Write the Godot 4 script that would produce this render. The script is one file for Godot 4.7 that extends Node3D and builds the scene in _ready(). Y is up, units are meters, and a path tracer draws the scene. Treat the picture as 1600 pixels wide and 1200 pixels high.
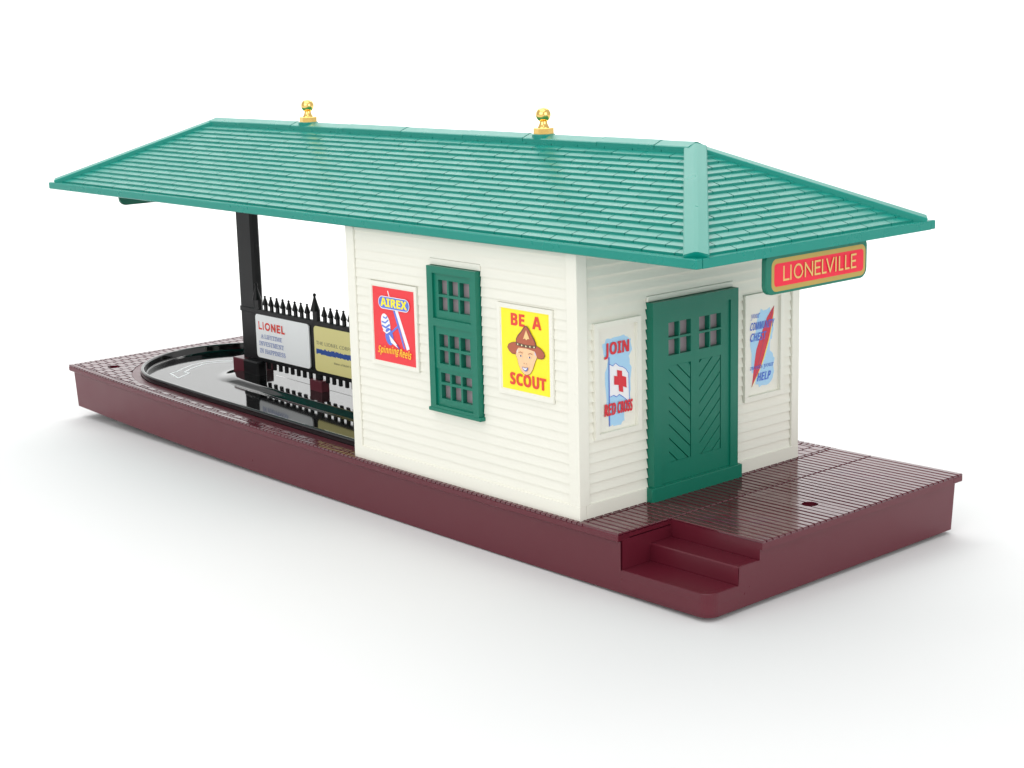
extends Node3D
# A toy freight-station on a white sweep. Shapes are written in centimetres (x along the platform, y up, z to the front) and committed in metres.

const ZR := 0.875          # ridge line
const DECK := 1.95

class MB:
	var v := PackedVector3Array()
	var n := PackedVector3Array()
	var c := PackedColorArray()
	var xf := Transform3D.IDENTITY
	var col := Color.WHITE
	var bow := 0                 # 1: the platform's slight bow
	func p(a: Vector3) -> Vector3:
		var q := xf * a
		if bow == 1:
			q.y += 0.22 * pow((q.x - 5.8) / 19.05, 2) - 0.035 * q.x / 19.05
		return q
	func put(a: Vector3, na: Vector3):
		v.append(a * 0.01); n.append(na); c.append(col)
	func tri_raw(a: Vector3, b: Vector3, d: Vector3):
		var m := (b - a).cross(d - a)
		if m.length_squared() < 1e-14: return
		m = m.normalized()
		put(a, m); put(d, m); put(b, m)
	func tri(a: Vector3, b: Vector3, d: Vector3): tri_raw(p(a), p(b), p(d))
	func quad(a: Vector3, b: Vector3, d: Vector3, e: Vector3):
		tri(a, b, d); tri(a, d, e)
	func box(a: Vector3, b: Vector3, ch := 0.0, seg := 1):
		# chamfered box from corner a to corner b
		var lo := a.min(b); var hi := a.max(b)
		var s := hi - lo
		ch = minf(ch, 0.45 * minf(s.x, minf(s.y, s.z)))
		var P := func(i: int, j: int, k: int, f: int) -> Vector3:
			var q := Vector3(hi.x if i else lo.x, hi.y if j else lo.y, hi.z if k else lo.z)
			var o := Vector3(-ch if i else ch, -ch if j else ch, -ch if k else ch)
			o[f] = 0.0
			return q + o
		var L := [[0, 0, 0], [1, 0, 0], [0, 1, 0], [1, 1, 0], [0, 0, 1], [1, 0, 1], [0, 1, 1], [1, 1, 1]]
		var face := func(f: int, s1: int):
			var g := (f + 1) % 3; var h := (f + 2) % 3
			var cs := []
			for uv in [[0, 0], [1, 0], [1, 1], [0, 1]]:
				var ix := [0, 0, 0]
				ix[f] = s1; ix[g] = uv[0]; ix[h] = uv[1]
				cs.append(P.call(ix[0], ix[1], ix[2], f))
			if s1 == 0: cs.reverse()
			if seg > 1 and f != 0:
				# subdivide along x
				var x0: float = lo.x + ch; var x1: float = hi.x - ch
				for t in seg:
					var xa := lerpf(x0, x1, float(t) / seg); var xb := lerpf(x0, x1, float(t + 1) / seg)
					var q := []
					for w in cs:
						var ww: Vector3 = w
						ww.x = xb if absf(ww.x - x1) < 1e-6 else xa
						q.append(ww)
					quad(q[0], q[1], q[2], q[3])
			else:
				quad(cs[0], cs[1], cs[2], cs[3])
		for f in 3:
			face.call(f, 0); face.call(f, 1)
		if ch > 0.0:
			var mid := (lo + hi) * 0.5
			for f in 3:   # edges along axis f
				var g := (f + 1) % 3; var h := (f + 2) % 3
				for sg in 2:
					for sh in 2:
						var ix := [0, 0, 0]
						ix[g] = sg; ix[h] = sh
						ix[f] = 0
						var a0: Vector3 = P.call(ix[0], ix[1], ix[2], g); var b0: Vector3 = P.call(ix[0], ix[1], ix[2], h)
						ix[f] = 1
						var a1: Vector3 = P.call(ix[0], ix[1], ix[2], g); var b1: Vector3 = P.call(ix[0], ix[1], ix[2], h)
						var m := (b0 - a0).cross(a1 - a0)
						var ns := seg if f == 0 else 1
						for t in ns:
							var fa := float(t) / ns; var fb := float(t + 1) / ns
							if m.dot((a0 + b1) * 0.5 - mid) > 0.0: quad(a0.lerp(a1, fa), b0.lerp(b1, fa), b0.lerp(b1, fb), a0.lerp(a1, fb))
							else: quad(a0.lerp(a1, fa), a0.lerp(a1, fb), b0.lerp(b1, fb), b0.lerp(b1, fa))
			for ix in L:
				var a0: Vector3 = P.call(ix[0], ix[1], ix[2], 0); var b0: Vector3 = P.call(ix[0], ix[1], ix[2], 1); var d0: Vector3 = P.call(ix[0], ix[1], ix[2], 2)
				if (b0 - a0).cross(d0 - a0).dot(a0 - mid) > 0.0: tri(a0, b0, d0)
				else: tri(a0, d0, b0)
	func slab(poly: PackedVector2Array, top, bot, ch := 0.0):
		# polygon in the local (x, y) plane, thick along local z; top and bot are numbers or Callables of the 2D point
		if poly.size() < 3: return
		if Geometry2D.is_polygon_clockwise(poly): poly.reverse()
		var T := func(q: Vector2) -> float: return top.call(q) if top is Callable else float(top)
		var B := func(q: Vector2) -> float: return bot.call(q) if bot is Callable else float(bot)
		var k := poly.size()
		var ins := PackedVector2Array()
		if ch > 0.0:
			for i in k:
				var a := (poly[i] - poly[(i + k - 1) % k]).normalized(); var b := (poly[(i + 1) % k] - poly[i]).normalized()
				var na := Vector2(-a.y, a.x); var nb := Vector2(-b.y, b.x)
				var m := na + nb
				if m.length() < 0.3: m = na
				m = m.normalized()
				ins.append(poly[i] + m * ch / maxf(0.35, m.dot(na)))
		else: ins = poly
		var ids := Geometry2D.triangulate_polygon(ins)
		for i in range(0, ids.size(), 3):
			var a := ins[ids[i]]; var b := ins[ids[i + 1]]; var d := ins[ids[i + 2]]
			if (b - a).cross(d - a) < 0.0:
				var w := b; b = d; d = w
			tri(Vector3(a.x, a.y, T.call(a)), Vector3(b.x, b.y, T.call(b)), Vector3(d.x, d.y, T.call(d)))
			if bot != null: tri(Vector3(a.x, a.y, B.call(a)), Vector3(d.x, d.y, B.call(d)), Vector3(b.x, b.y, B.call(b)))
		if bot == null: return
		for i in k:
			var j := (i + 1) % k
			var a := poly[i]; var b := poly[j]
			var ta: float = T.call(a) - ch; var tb: float = T.call(b) - ch
			quad(Vector3(a.x, a.y, B.call(a)), Vector3(b.x, b.y, B.call(b)), Vector3(b.x, b.y, tb), Vector3(a.x, a.y, ta))
			if ch > 0.0:
				quad(Vector3(a.x, a.y, ta), Vector3(b.x, b.y, tb), Vector3(ins[j].x, ins[j].y, tb + ch), Vector3(ins[i].x, ins[i].y, ta + ch))
	func plate(xs: Array, ys: Array, holes: Array, z0: float, z1: float):
		# a plate cut by the lines xs, ys; holes are [i, j] cells left open; faces, reveals and outer edges
		var open := {}
		for h in holes: open[Vector2i(h[0], h[1])] = true
		var nx := xs.size() - 1; var ny := ys.size() - 1
		var solid := func(i: int, j: int) -> bool: return i >= 0 and j >= 0 and i < nx and j < ny and not open.has(Vector2i(i, j))
		for i in nx:
			for j in ny:
				if not solid.call(i, j): continue
				var a: float = xs[i]; var b: float = xs[i + 1]; var d: float = ys[j]; var e: float = ys[j + 1]
				quad(Vector3(a, d, z1), Vector3(b, d, z1), Vector3(b, e, z1), Vector3(a, e, z1))
				quad(Vector3(a, e, z0), Vector3(b, e, z0), Vector3(b, d, z0), Vector3(a, d, z0))
				if not solid.call(i - 1, j): quad(Vector3(a, d, z0), Vector3(a, d, z1), Vector3(a, e, z1), Vector3(a, e, z0))
				if not solid.call(i + 1, j): quad(Vector3(b, d, z1), Vector3(b, d, z0), Vector3(b, e, z0), Vector3(b, e, z1))
				if not solid.call(i, j - 1): quad(Vector3(a, d, z0), Vector3(b, d, z0), Vector3(b, d, z1), Vector3(a, d, z1))
				if not solid.call(i, j + 1): quad(Vector3(a, e, z1), Vector3(b, e, z1), Vector3(b, e, z0), Vector3(a, e, z0))
	func grid(rows: Array, closed := false):
		# smooth surface through rows of points; normals point to the left of (along the row) x (to the next row)
		var R := []
		for r in rows:
			var q := PackedVector3Array()
			for a in r: q.append(p(a))
			R.append(q)
		var m: int = R.size(); var k: int = R[0].size()
		var N := []
		for i in m:
			var q := PackedVector3Array()
			for j in k:
				var ja := (j + k - 1) % k if closed else maxi(j - 1, 0)
				var jb := (j + 1) % k if closed else mini(j + 1, k - 1)
				var w: Vector3 = (R[i][jb] - R[i][ja]).cross(R[mini(i + 1, m - 1)][j] - R[maxi(i - 1, 0)][j])
				if w.length_squared() < 1e-16:
					var i2 := i + 1 if i == 0 else i - 1
					w = (R[i2][jb] - R[i2][ja]).cross(R[mini(i + 1, m - 1)][j] - R[maxi(i - 1, 0)][j])
				q.append(w.normalized())
			N.append(q)
		for i in m - 1:
			for j in (k if closed else k - 1):
				var j2 := (j + 1) % k
				put(R[i][j], N[i][j]); put(R[i + 1][j2], N[i + 1][j2]); put(R[i][j2], N[i][j2])
				put(R[i][j], N[i][j]); put(R[i + 1][j], N[i + 1][j]); put(R[i + 1][j2], N[i + 1][j2])
	func lathe(prof: Array, at: Vector3, seg := 24):
		# prof: [radius, height] from the bottom up
		var rows := []
		for q in prof:
			var r := []
			for s in seg:
				var t := TAU * s / seg
				r.append(at + Vector3(q[0] * cos(t), q[1], -q[0] * sin(t)))
			rows.append(r)
		grid(rows, true)
	func mesh() -> ArrayMesh:
		var am := ArrayMesh.new()
		var a := []
		a.resize(Mesh.ARRAY_MAX)
		a[Mesh.ARRAY_VERTEX] = v; a[Mesh.ARRAY_NORMAL] = n; a[Mesh.ARRAY_COLOR] = c
		am.add_surface_from_arrays(Mesh.PRIMITIVE_TRIANGLES, a)
		return am

var M := {}

func plastic(r: float, g: float, b: float, rough: float, spec := 0.5) -> StandardMaterial3D:
	var m := StandardMaterial3D.new()
	m.albedo_color = Color(r, g, b); m.roughness = rough; m.metallic_specular = spec
	return m

func handled(m: StandardMaterial3D, scale: float, low: float):
	# uneven gloss, as moulded plastic has after some handling
	var nz := FastNoiseLite.new()
	nz.seed = int(scale * 10.0); nz.frequency = 0.02; nz.fractal_octaves = 5
	var g := Gradient.new()
	g.set_color(0, Color(low, low, low)); g.set_color(1, Color.WHITE)
	var t := NoiseTexture2D.new()
	t.width = 512; t.height = 512; t.seamless = true; t.noise = nz; t.color_ramp = g
	m.roughness_texture = t
	m.roughness /= (low + 1.0) * 0.5
	m.uv1_triplanar = true; m.uv1_world_triplanar = true; m.uv1_scale = Vector3.ONE * scale

func materials():
	M.roof = plastic(0.01, 0.53, 0.475, 0.29, 0.46)
	M.green = plastic(0.02, 0.445, 0.36, 0.38, 0.45)
	M.cream = plastic(0.918, 0.915, 0.872, 0.45, 0.45)
	M.maroon = plastic(0.36, 0.09, 0.15, 0.32, 0.5)
	M.deck = plastic(0.34, 0.09, 0.15, 0.12, 0.7)
	M.black = plastic(0.03, 0.03, 0.038, 0.38, 0.36)
	M.gloss = plastic(0.03, 0.032, 0.036, 0.06, 0.7)
	M.brass = plastic(1.0, 0.84, 0.50, 0.14)
	M.brass.metallic = 1.0
	M.pane = plastic(0.56, 0.51, 0.53, 0.35)
	M.rubber = plastic(0.07, 0.07, 0.07, 0.8)
	M.mark = plastic(0.95, 0.96, 0.97, 0.3)
	M.paper = plastic(1, 1, 1, 0.42)
	M.paper.vertex_color_use_as_albedo = true
	for w in [[M.maroon, 5.0, 0.72], [M.deck, 7.0, 0.8], [M.roof, 6.0, 0.75], [M.cream, 5.0, 0.8], [M.green, 7.0, 0.75]]: handled(w[0], w[1], w[2])
	M.sweep = plastic(0.868, 0.873, 0.876, 0.75, 0.2)

func put(called: String, mb: MB, mat: Material, parent: Node, label := "") -> MeshInstance3D:
	var o := MeshInstance3D.new()
	o.name = called; o.mesh = mb.mesh(); o.material_override = mat
	parent.add_child(o, true)
	if label: o.set_meta("label", label)
	return o

func rect(a: float, b: float, d: float, e: float) -> PackedVector2Array:
	return PackedVector2Array([Vector2(a, b), Vector2(d, b), Vector2(d, e), Vector2(a, e)])

func rounded(a: float, b: float, d: float, e: float, r: float, seg := 6) -> PackedVector2Array:
	var q := PackedVector2Array()
	var cs := [Vector2(d - r, b + r), Vector2(d - r, e - r), Vector2(a + r, e - r), Vector2(a + r, b + r)]
	for i in 4:
		for s in seg + 1:
			var t := -PI / 2 + i * PI / 2 + s * PI / 2 / seg
			q.append(cs[i] + Vector2(cos(t), sin(t)) * r)
	return q

func circle(at: Vector2, rx: float, ry := -1.0, turn := 0.0, seg := 28) -> PackedVector2Array:
	var q := PackedVector2Array()
	for s in seg:
		var t := TAU * s / seg
		q.append(at + Vector2(cos(t) * rx, sin(t) * (ry if ry > 0 else rx)).rotated(turn))
	return q

func minus(polys: Array, cuts: Array) -> Array:
	for cut in cuts:
		var out := []
		for q in polys:
			for r in Geometry2D.clip_polygons(q, cut):
				if not Geometry2D.is_polygon_clockwise(r): out.append(r)
		polys = out
	return polys

func area(q: PackedVector2Array) -> float:
	var s := 0.0
	for i in q.size(): s += q[i].cross(q[(i + 1) % q.size()])
	return absf(s) * 0.5

const FRONT := Basis(Vector3(1, 0, 0), Vector3(0, 1, 0), Vector3(0, 0, 1))     # (x, y) out along z
const END := Basis(Vector3(0, 0, -1), Vector3(0, 1, 0), Vector3(1, 0, 0))      # (-z, y) out along x
const FLAT := Basis(Vector3(0, 0, 1), Vector3(1, 0, 0), Vector3(0, 1, 0))      # (z, x) up along y
const BACKW := Basis(Vector3(-1, 0, 0), Vector3(0, 1, 0), Vector3(0, 0, -1))
const LEFTW := Basis(Vector3(0, 0, 1), Vector3(0, 1, 0), Vector3(-1, 0, 0))

func mb(b := FRONT, off := Vector3.ZERO) -> MB:
	var m := MB.new()
	m.xf = Transform3D(b, off)
	return m

# ---------------------------------------------------------------- print: flat inks in thin layers, one mesh per sheet

class Sheet:
	var m: MB
	var h := 0.0
	func ink(poly: PackedVector2Array, col: Color):
		h += 0.0016
		m.col = col.srgb_to_linear()
		m.slab(poly, h, null)
	func line(pts: Array, w: float, col: Color):
		h += 0.0016
		m.col = col.srgb_to_linear()
		stroke(pts, w)
	func stroke(pts: Array, w: float):
		for i in pts.size() - 1:
			var a: Vector2 = pts[i]; var b: Vector2 = pts[i + 1]
			if a.distance_to(b) < 1e-5: continue
			var d := (b - a).normalized(); var s := Vector2(-d.y, d.x) * w * 0.5
			h += 0.0004
			if i > 0:
				var q := PackedVector2Array()
				for k in 10: q.append(a + Vector2(cos(TAU * k / 10), sin(TAU * k / 10)) * w * 0.5)
				m.slab(q, h, null)
				h += 0.0004
			m.slab(PackedVector2Array([a - s, b - s, b + s, a + s]), h, null)
	func letters(txt: String, a: Vector2, b: Vector2, col: Color, font: String, bold: bool, shear := 0.0, rise := 0.0):
		# the word fitted into the box from a to b
		h += 0.0016
		m.col = col.srgb_to_linear()
		var f := SystemFont.new()
		f.font_names = PackedStringArray([font])
		if bold: f.font_weight = 700
		var tm := TextMesh.new()
		tm.text = txt; tm.font = f; tm.font_size = 64; tm.depth = 0.02; tm.pixel_size = 0.01
		var arr := tm.get_mesh_arrays()
		var vs: PackedVector3Array = arr[Mesh.ARRAY_VERTEX]; var ns: PackedVector3Array = arr[Mesh.ARRAY_NORMAL]; var ids: PackedInt32Array = arr[Mesh.ARRAY_INDEX]
		var lo := Vector3(1e9, 1e9, 0); var hi := -lo
		for q in vs:
			lo = lo.min(q); hi = hi.max(q)
		var at := func(q: Vector3) -> Vector3:
			var u := (q.x - lo.x) / (hi.x - lo.x); var t := (q.y - lo.y) / (hi.y - lo.y)
			var y := lerpf(a.y, b.y, t)
			return Vector3(lerpf(a.x, b.x, u) + shear * (y - a.y), y + rise * u, h)
		for i in range(0, ids.size(), 3):
			if ns[ids[i]].z < 0.5: continue
			var p0: Vector3 = at.call(vs[ids[i]]); var p1: Vector3 = at.call(vs[ids[i + 1]]); var p2: Vector3 = at.call(vs[ids[i + 2]])
			if (p1 - p0).cross(p2 - p0).z > 0: m.tri(p0, p1, p2)
			else: m.tri(p0, p2, p1)
	func heavy(txt: String, a: Vector2, b: Vector2, col: Color, grow: float, shear := 0.0):
		for d in [Vector2(-1, -1), Vector2(1, -1), Vector2(1, 1), Vector2(-1, 1)]:
			letters(txt, a + d * grow + Vector2(grow, grow), b + d * grow - Vector2(grow, grow), col, "Droid Sans", true, shear)
	func caps(txt: String, boxes: Array, y0: float, y1: float, w: float, col: Color):
		# plain geometric capitals drawn with an even pen
		h += 0.0016
		m.col = col.srgb_to_linear()
		var e := w * 0.5
		for i in txt.length():
			var a: float = boxes[i][0] + e; var b: float = boxes[i][1] - e; var lo := y0 + e; var hi := y1 - e
			var c2 := Vector2((a + b) / 2, (lo + hi) / 2)
			match txt[i]:
				"L": stroke([Vector2(a, hi + e), Vector2(a, lo)], w); stroke([Vector2(a - e, lo), Vector2(b + e, lo)], w)
				"I": stroke([Vector2(c2.x, hi + e), Vector2(c2.x, lo - e)], w)
				"O":
					var q := []
					for k in 29: q.append(c2 + Vector2(cos(TAU * k / 28) * (b - a) / 2, sin(TAU * k / 28) * (hi - lo) / 2))
					stroke(q, w)
				"N":
					stroke([Vector2(a, lo - e), Vector2(a, hi + e)], w); stroke([Vector2(b, lo - e), Vector2(b, hi + e)], w); stroke([Vector2(a, hi), Vector2(b, lo)], w)
				"E":
					stroke([Vector2(a, lo - e), Vector2(a, hi + e)], w)
					for y in [lo, c2.y, hi]: stroke([Vector2(a, y), Vector2(b + e - (e if y == c2.y else 0.0), y)], w)
				"V": stroke([Vector2(a, hi + e), Vector2(c2.x, lo), Vector2(b, hi + e)], w)

func sheet(b: Basis, off: Vector3) -> Sheet:
	var s := Sheet.new()
	s.m = mb(b, off)
	return s

func pv(a: Array) -> PackedVector2Array:
	var q := PackedVector2Array()
	for i in range(0, a.size(), 2): q.append(Vector2(a[i], a[i + 1]))
	return q

func wobble(lo: Vector2, hi: Vector2, seed_: int, amp: float, k := 34) -> PackedVector2Array:
	var rng := RandomNumberGenerator.new()
	rng.seed = seed_
	var c2 := (lo + hi) / 2; var r := (hi - lo) / 2
	var q := PackedVector2Array()
	for i in k:
		var t := TAU * i / k
		var d := Vector2(signf(cos(t)) * pow(absf(cos(t)), 0.6), signf(sin(t)) * pow(absf(sin(t)), 0.6))
		q.append(c2 + d * r * (1.0 - rng.randf() * amp))
	return q

# ---------------------------------------------------------------- camera, light, sweep

func _ready():
	var cam := Camera3D.new()
	cam.name = "camera"
	cam.fov = 25.772
	cam.near = 0.02; cam.far = 20.0
	cam.transform = Transform3D(Basis(Vector3(0.665537, -0.024608, -0.745960), Vector3(-0.143537, 0.976580, -0.160278), Vector3(0.732433, 0.213744, 0.646417)), Vector3(0.492030, 0.170596, 0.400691))
	add_child(cam)
	cam.current = true
	var env := Environment.new()
	env.background_mode = Environment.BG_COLOR
	env.background_color = Color(1.0, 1.0, 1.0)
	env.background_energy_multiplier = 0.66
	env.tonemap_mode = Environment.TONE_MAPPER_LINEAR
	env.tonemap_exposure = 1.035
	env.sdfgi_enabled = true; env.ssao_enabled = true; env.ssil_enabled = true
	var we := WorldEnvironment.new()
	we.name = "environment"
	we.environment = env
	add_child(we)
	softbox("top_softbox", Vector3(0.10, 1.30, 0.35), Vector3(0.03, 0, 0.06), Vector2(1.5, 1.1), 0.62)
	softbox("rear_softbox", Vector3(-0.72, 0.85, -0.66), Vector3(0, 0.06, 0), Vector2(1.3, 0.55), 0.10)
	softbox("front_softbox", Vector3(0.40, 0.95, 1.9), Vector3(0, 0.05, 0), Vector2(1.8, 1.3), 1.36)
	softbox("right_softbox", Vector3(1.40, 0.50, 0.10), Vector3(0.1, 0.05, 0), Vector2(0.9, 0.8), 0.48)
	softbox("back_softbox", Vector3(-0.58, 1.30, -0.50), Vector3(-0.98, 0.55, -0.86), Vector2(1.8, 0.7), 2.35)
	materials()
	backdrop()
	var st := Node3D.new()
	st.name = "toy_station"
	add_child(st)
	st.set_meta("label", "toy freight station with teal hipped roof, cream clapboard house and maroon platform on white paper")
	st.set_meta("category", "toy station")
	platform(st)
	tray(st)
	house(st)
	window(st)
	door(st)
	posters(st)
	roof(st)
	name_signs(st)
	finials(st)
	fence(st)

func softbox(called: String, at: Vector3, to: Vector3, size: Vector2, e: float):
	var l := AreaLight3D.new()
	l.name = called
	l.area_size = size
	l.light_energy = e
	l.light_color = Color(1.0, 0.995, 0.985)
	l.area_range = 6.0
	l.area_attenuation = 2.0
	l.shadow_enabled = true
	add_child(l)
	l.look_at_from_position(at, to, Vector3.UP if absf((to - at).normalized().y) < 0.98 else Vector3.BACK)

func backdrop():
	# one seamless sheet: floor, cove and wall, turned to face the camera
	var m := mb(Basis(Vector3.UP, 0.848))
	var prof := [[220.0, 0.0], [-70.0, 0.0]]
	for i in range(1, 25):
		var t := PI / 2 * i / 24.0
		prof.append([-70.0 - 60.0 * sin(t), 60.0 - 60.0 * cos(t)])
	prof.append([-130.0, 260.0])
	var rows := []
	for q in prof:
		var r := []
		for k in 9: r.append(Vector3(-520.0 + 130.0 * k, q[1], q[0]))
		rows.append(r)
	m.grid(rows)
	var o := put("backdrop", m, M.sweep, self, "seamless white paper sweep under and behind the toy station")
	o.set_meta("kind", "structure")

# ---------------------------------------------------------------- platform

func oval(r: float, xs: float, xe: float, seg := 40) -> PackedVector2Array:
	# stadium in (z, x); xs, xe are the ends of its axis
	var q := PackedVector2Array()
	for s in seg + 1:
		var t := PI * s / seg
		q.append(Vector2(ZR + r * cos(t), xs - r * sin(t)))
	for s in seg + 1:
		var t := PI + PI * s / seg
		q.append(Vector2(ZR + r * cos(t), xe - r * sin(t)))
	return q

func bottom_y(x: float) -> float: return 0.05 + 0.257 * pow((x - 5.8) / 19.05, 2) - 0.03 * x / 19.05

func platform(st: Node3D):
	var m := mb()
	# skirt: a loop of wall with a slight draft; its top drops where the corner steps are cut
	var loop := []
	var inset := 0.2
	var X := 19.05 - inset; var Z := 6.225 - inset; var r := 0.40
	var nudge := Vector2(0.11, 0.11)      # the lip hangs out less at the front and the right-hand end
	var run := func(a: Vector2, b: Vector2, k: int):
		for i in k: loop.append(a.lerp(b, float(i) / k))
	run.call(Vector2(-X + r, Z), Vector2(15.45, Z), 26)
	run.call(Vector2(15.45, Z), Vector2(X - r, Z), 5)
	for i in 8: loop.append(Vector2(X - r, Z - r) + Vector2(sin(PI / 2 * i / 8), cos(PI / 2 * i / 8)) * r)
	run.call(Vector2(X, Z - r), Vector2(X, 4.85), 2)
	run.call(Vector2(X, 4.85), Vector2(X, 3.93), 2)
	run.call(Vector2(X, 3.93), Vector2(X, -Z + 0.1), 8)
	run.call(Vector2(X, -Z + 0.1), Vector2(X - 0.1, -Z), 1)
	run.call(Vector2(X - 0.1, -Z), Vector2(-X + 0.1, -Z), 26)
	run.call(Vector2(-X + 0.1, -Z), Vector2(-X, -Z + 0.1), 1)
	run.call(Vector2(-X, -Z + 0.1), Vector2(-X, Z - 0.1), 6)
	run.call(Vector2(-X, Z - 0.1), Vector2(-X + 0.1, Z), 1)
	loop.append(Vector2(-X + 0.1, Z))
	for i in loop.size():
		var q: Vector2 = loop[i]
		loop[i] = Vector2(q.x + (nudge.x if q.x > 17.0 else 0.0), q.y + (nudge.y if q.y > 5.0 else 0.0))
	var bw := func(x: float) -> float: return 0.22 * pow((x - 5.8) / 19.05, 2) - 0.035 * x / 19.05
	for i in loop.size():
		var a: Vector2 = loop[i]; var b: Vector2 = loop[(i + 1) % loop.size()]
		var c2 := (a + b) / 2
		var h := 1.68
		if c2.x > 15.45 and c2.y > 3.93: h = 1.36 if c2.y < 4.85 else 0.80
		var d := func(q: Vector2) -> Vector2: return Vector2(q.x - signf(q.x) * 0.06, q.y - signf(q.y) * 0.06)
		var a2: Vector2 = d.call(a); var b2: Vector2 = d.call(b)
		var ta := Vector3(a.x, h + bw.call(a.x), a.y); var tb := Vector3(b.x, h + bw.call(b.x), b.y)
		var ba := Vector3(a2.x, bottom_y(a.x), a2.y); var bb := Vector3(b2.x, bottom_y(b.x), b2.y)
		m.quad(ba, bb, tb, ta)
		# the inner side of the shell
		var k := 0.9
		m.quad(Vector3(bb.x * 0.985, bb.y, bb.z * 0.96), Vector3(ba.x * 0.985, ba.y, ba.z * 0.96), Vector3(ta.x * 0.985, ta.y, ta.z * 0.96), Vector3(tb.x * 0.985, tb.y, tb.z * 0.96))
		m.quad(bb, ba, Vector3(ba.x * 0.985, ba.y, ba.z * 0.96), Vector3(bb.x * 0.985, bb.y, bb.z * 0.96))
	m.bow = 1
	# overhanging lip with a small round on its edges
	var l0 := 1.68; var l1 := DECK - 0.065
	m.box(Vector3(-19.05, l0, 5.70), Vector3(15.42, l1, 6.225), 0.025, 26)
	m.box(Vector3(-19.05, l0, -6.225), Vector3(19.05, l1, -5.70), 0.025, 26)
	m.box(Vector3(-19.05, l0, -5.70), Vector3(-18.5, l1, 5.70), 0.02, 2)
	m.box(Vector3(18.5, l0, -5.70), Vector3(19.05, l1, 3.60), 0.0, 2)
	# walls of the cut-out for the steps
	m.box(Vector3(15.30, 0.3, 3.80), Vector3(15.45, 1.72, 6.05), 0.0)
	m.box(Vector3(15.30, 0.3, 3.78), Vector3(18.70, 1.31, 3.93), 0.0, 3)
	m.box(Vector3(15.30, 1.31, 3.78), Vector3(18.955, 1.70, 3.93), 0.0, 3)
	m.box(Vector3(15.30, 1.68, 3.60), Vector3(19.05, l1, 3.932), 0.0, 3)
	# sheet under the paving, with the opening for the tray
	m.xf = Transform3D(FLAT, Vector3.ZERO)
	var stad := oval(4.42, -13.15, 9.0)
	var cut := rect(3.93, 15.42, 7.0, 20.0)
	var holes := [circle(Vector2(4.95, -17.29), 0.26), circle(Vector2(-0.06, 17.61), 0.26), circle(Vector2(-3.2, -17.29), 0.26)]
	for i in 20:
		var x0 := -18.99 + 1.9 * i
		for half in [rect(ZR, x0, 6.2, x0 + 1.9), rect(-0.06, x0, ZR, x0 + 1.9), rect(-6.2, x0, -0.06, x0 + 1.9)]:
			for q in minus([half], [stad, cut] + holes): m.slab(q, DECK - 0.06, DECK - 0.2)
	# smooth border round the tray
	var ring_o := oval(4.78, -13.15, 9.0); var ring_i := oval(4.43, -13.15, 9.0)
	for i in ring_o.size() - 1:
		var n0 := 1 if i != 40 else 14
		for k in n0:
			var a := ring_o[i].lerp(ring_o[i + 1], float(k) / n0); var b := ring_o[i].lerp(ring_o[i + 1], float(k + 1) / n0)
			var c2 := ring_i[i].lerp(ring_i[i + 1], float(k) / n0); var d := ring_i[i].lerp(ring_i[i + 1], float(k + 1) / n0)
			m.slab(PackedVector2Array([a, b, d, c2]), DECK - 0.012, DECK - 0.1)
	for k in 14:
		var xa := lerpf(-13.15, 9.0, k / 14.0); var xb := lerpf(-13.15, 9.0, (k + 1) / 14.0)
		m.slab(rect(ZR + 4.43, xa, ZR + 4.78, xb), DECK - 0.012, DECK - 0.1)
	var pf := put("platform", m, M.maroon, st, "long maroon platform base with ribbed deck and corner steps")
	# paving: pieces laid flat, clipped round tray, house, holes and steps
	var cuts := [oval(4.80, -13.15, 9.0), rect(-4.2, 2.4, 5.9, 13.4), cut] + holes
	var t := mb(FLAT)
	t.bow = 1
	var lay := func(q: PackedVector2Array):
		for s in minus([q], cuts):
			if area(s) > 0.012: t.slab(s, DECK, DECK - 0.07, 0.012 if s.size() <= 4 else 0.0)
	var g := 0.022
	var x := -18.75
	while x < 13.8:      # edge courses, each short board across the edge
		lay.call(rect(5.95 + g, x + g, 6.225, x + 0.235 - g)); lay.call(rect(-6.225, x + g, -5.95 - g, x + 0.235 - g))
		x += 0.235
	var z := -6.225
	while z < 6.2:
		lay.call(rect(z + g, -19.05, z + 0.25 - g, -18.75 - g))
		z += 0.249
	var col := 0
	x = -18.75
	while x < 13.8:
		var x1 := minf(x + 0.55, 13.83)
		z = -5.95 - (0.19 if col % 2 else 0.0)
		while z < 5.95:
			lay.call(rect(maxf(z, -5.95) + g, x + g, minf(z + 0.38, 5.95) - g, x1 - g))
			z += 0.38
		x += 0.55; col += 1
	var tiles := put("paving_tiles", t, M.deck, pf)
	tiles.set_meta("kind", "stuff")
	# long boards at the right-hand end
	for i in 45:
		var z0 := -6.225 + i * 12.45 / 45.0
		for span in [[13.85, 15.42], [15.46, 19.05]]:
			for s in minus([rect(z0 + 0.026, span[0], z0 + 12.45 / 45.0 - 0.026, span[1])], [cut, rect(-4.2, 2.4, 5.9, 13.5)] + holes):
				if area(s) < 0.05: continue
				var w := mb(FLAT)
				w.bow = 1
				w.slab(s, DECK - 0.004 * ((i * 7) % 3) / 2.0, DECK - 0.075, 0.022 if s.size() <= 4 else 0.0)
				put("plank", w, M.deck, pf)
	# the two corner steps
	var lim := rounded(-6.0, -18.8, 6.115, 18.93, 0.40, 8)
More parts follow.
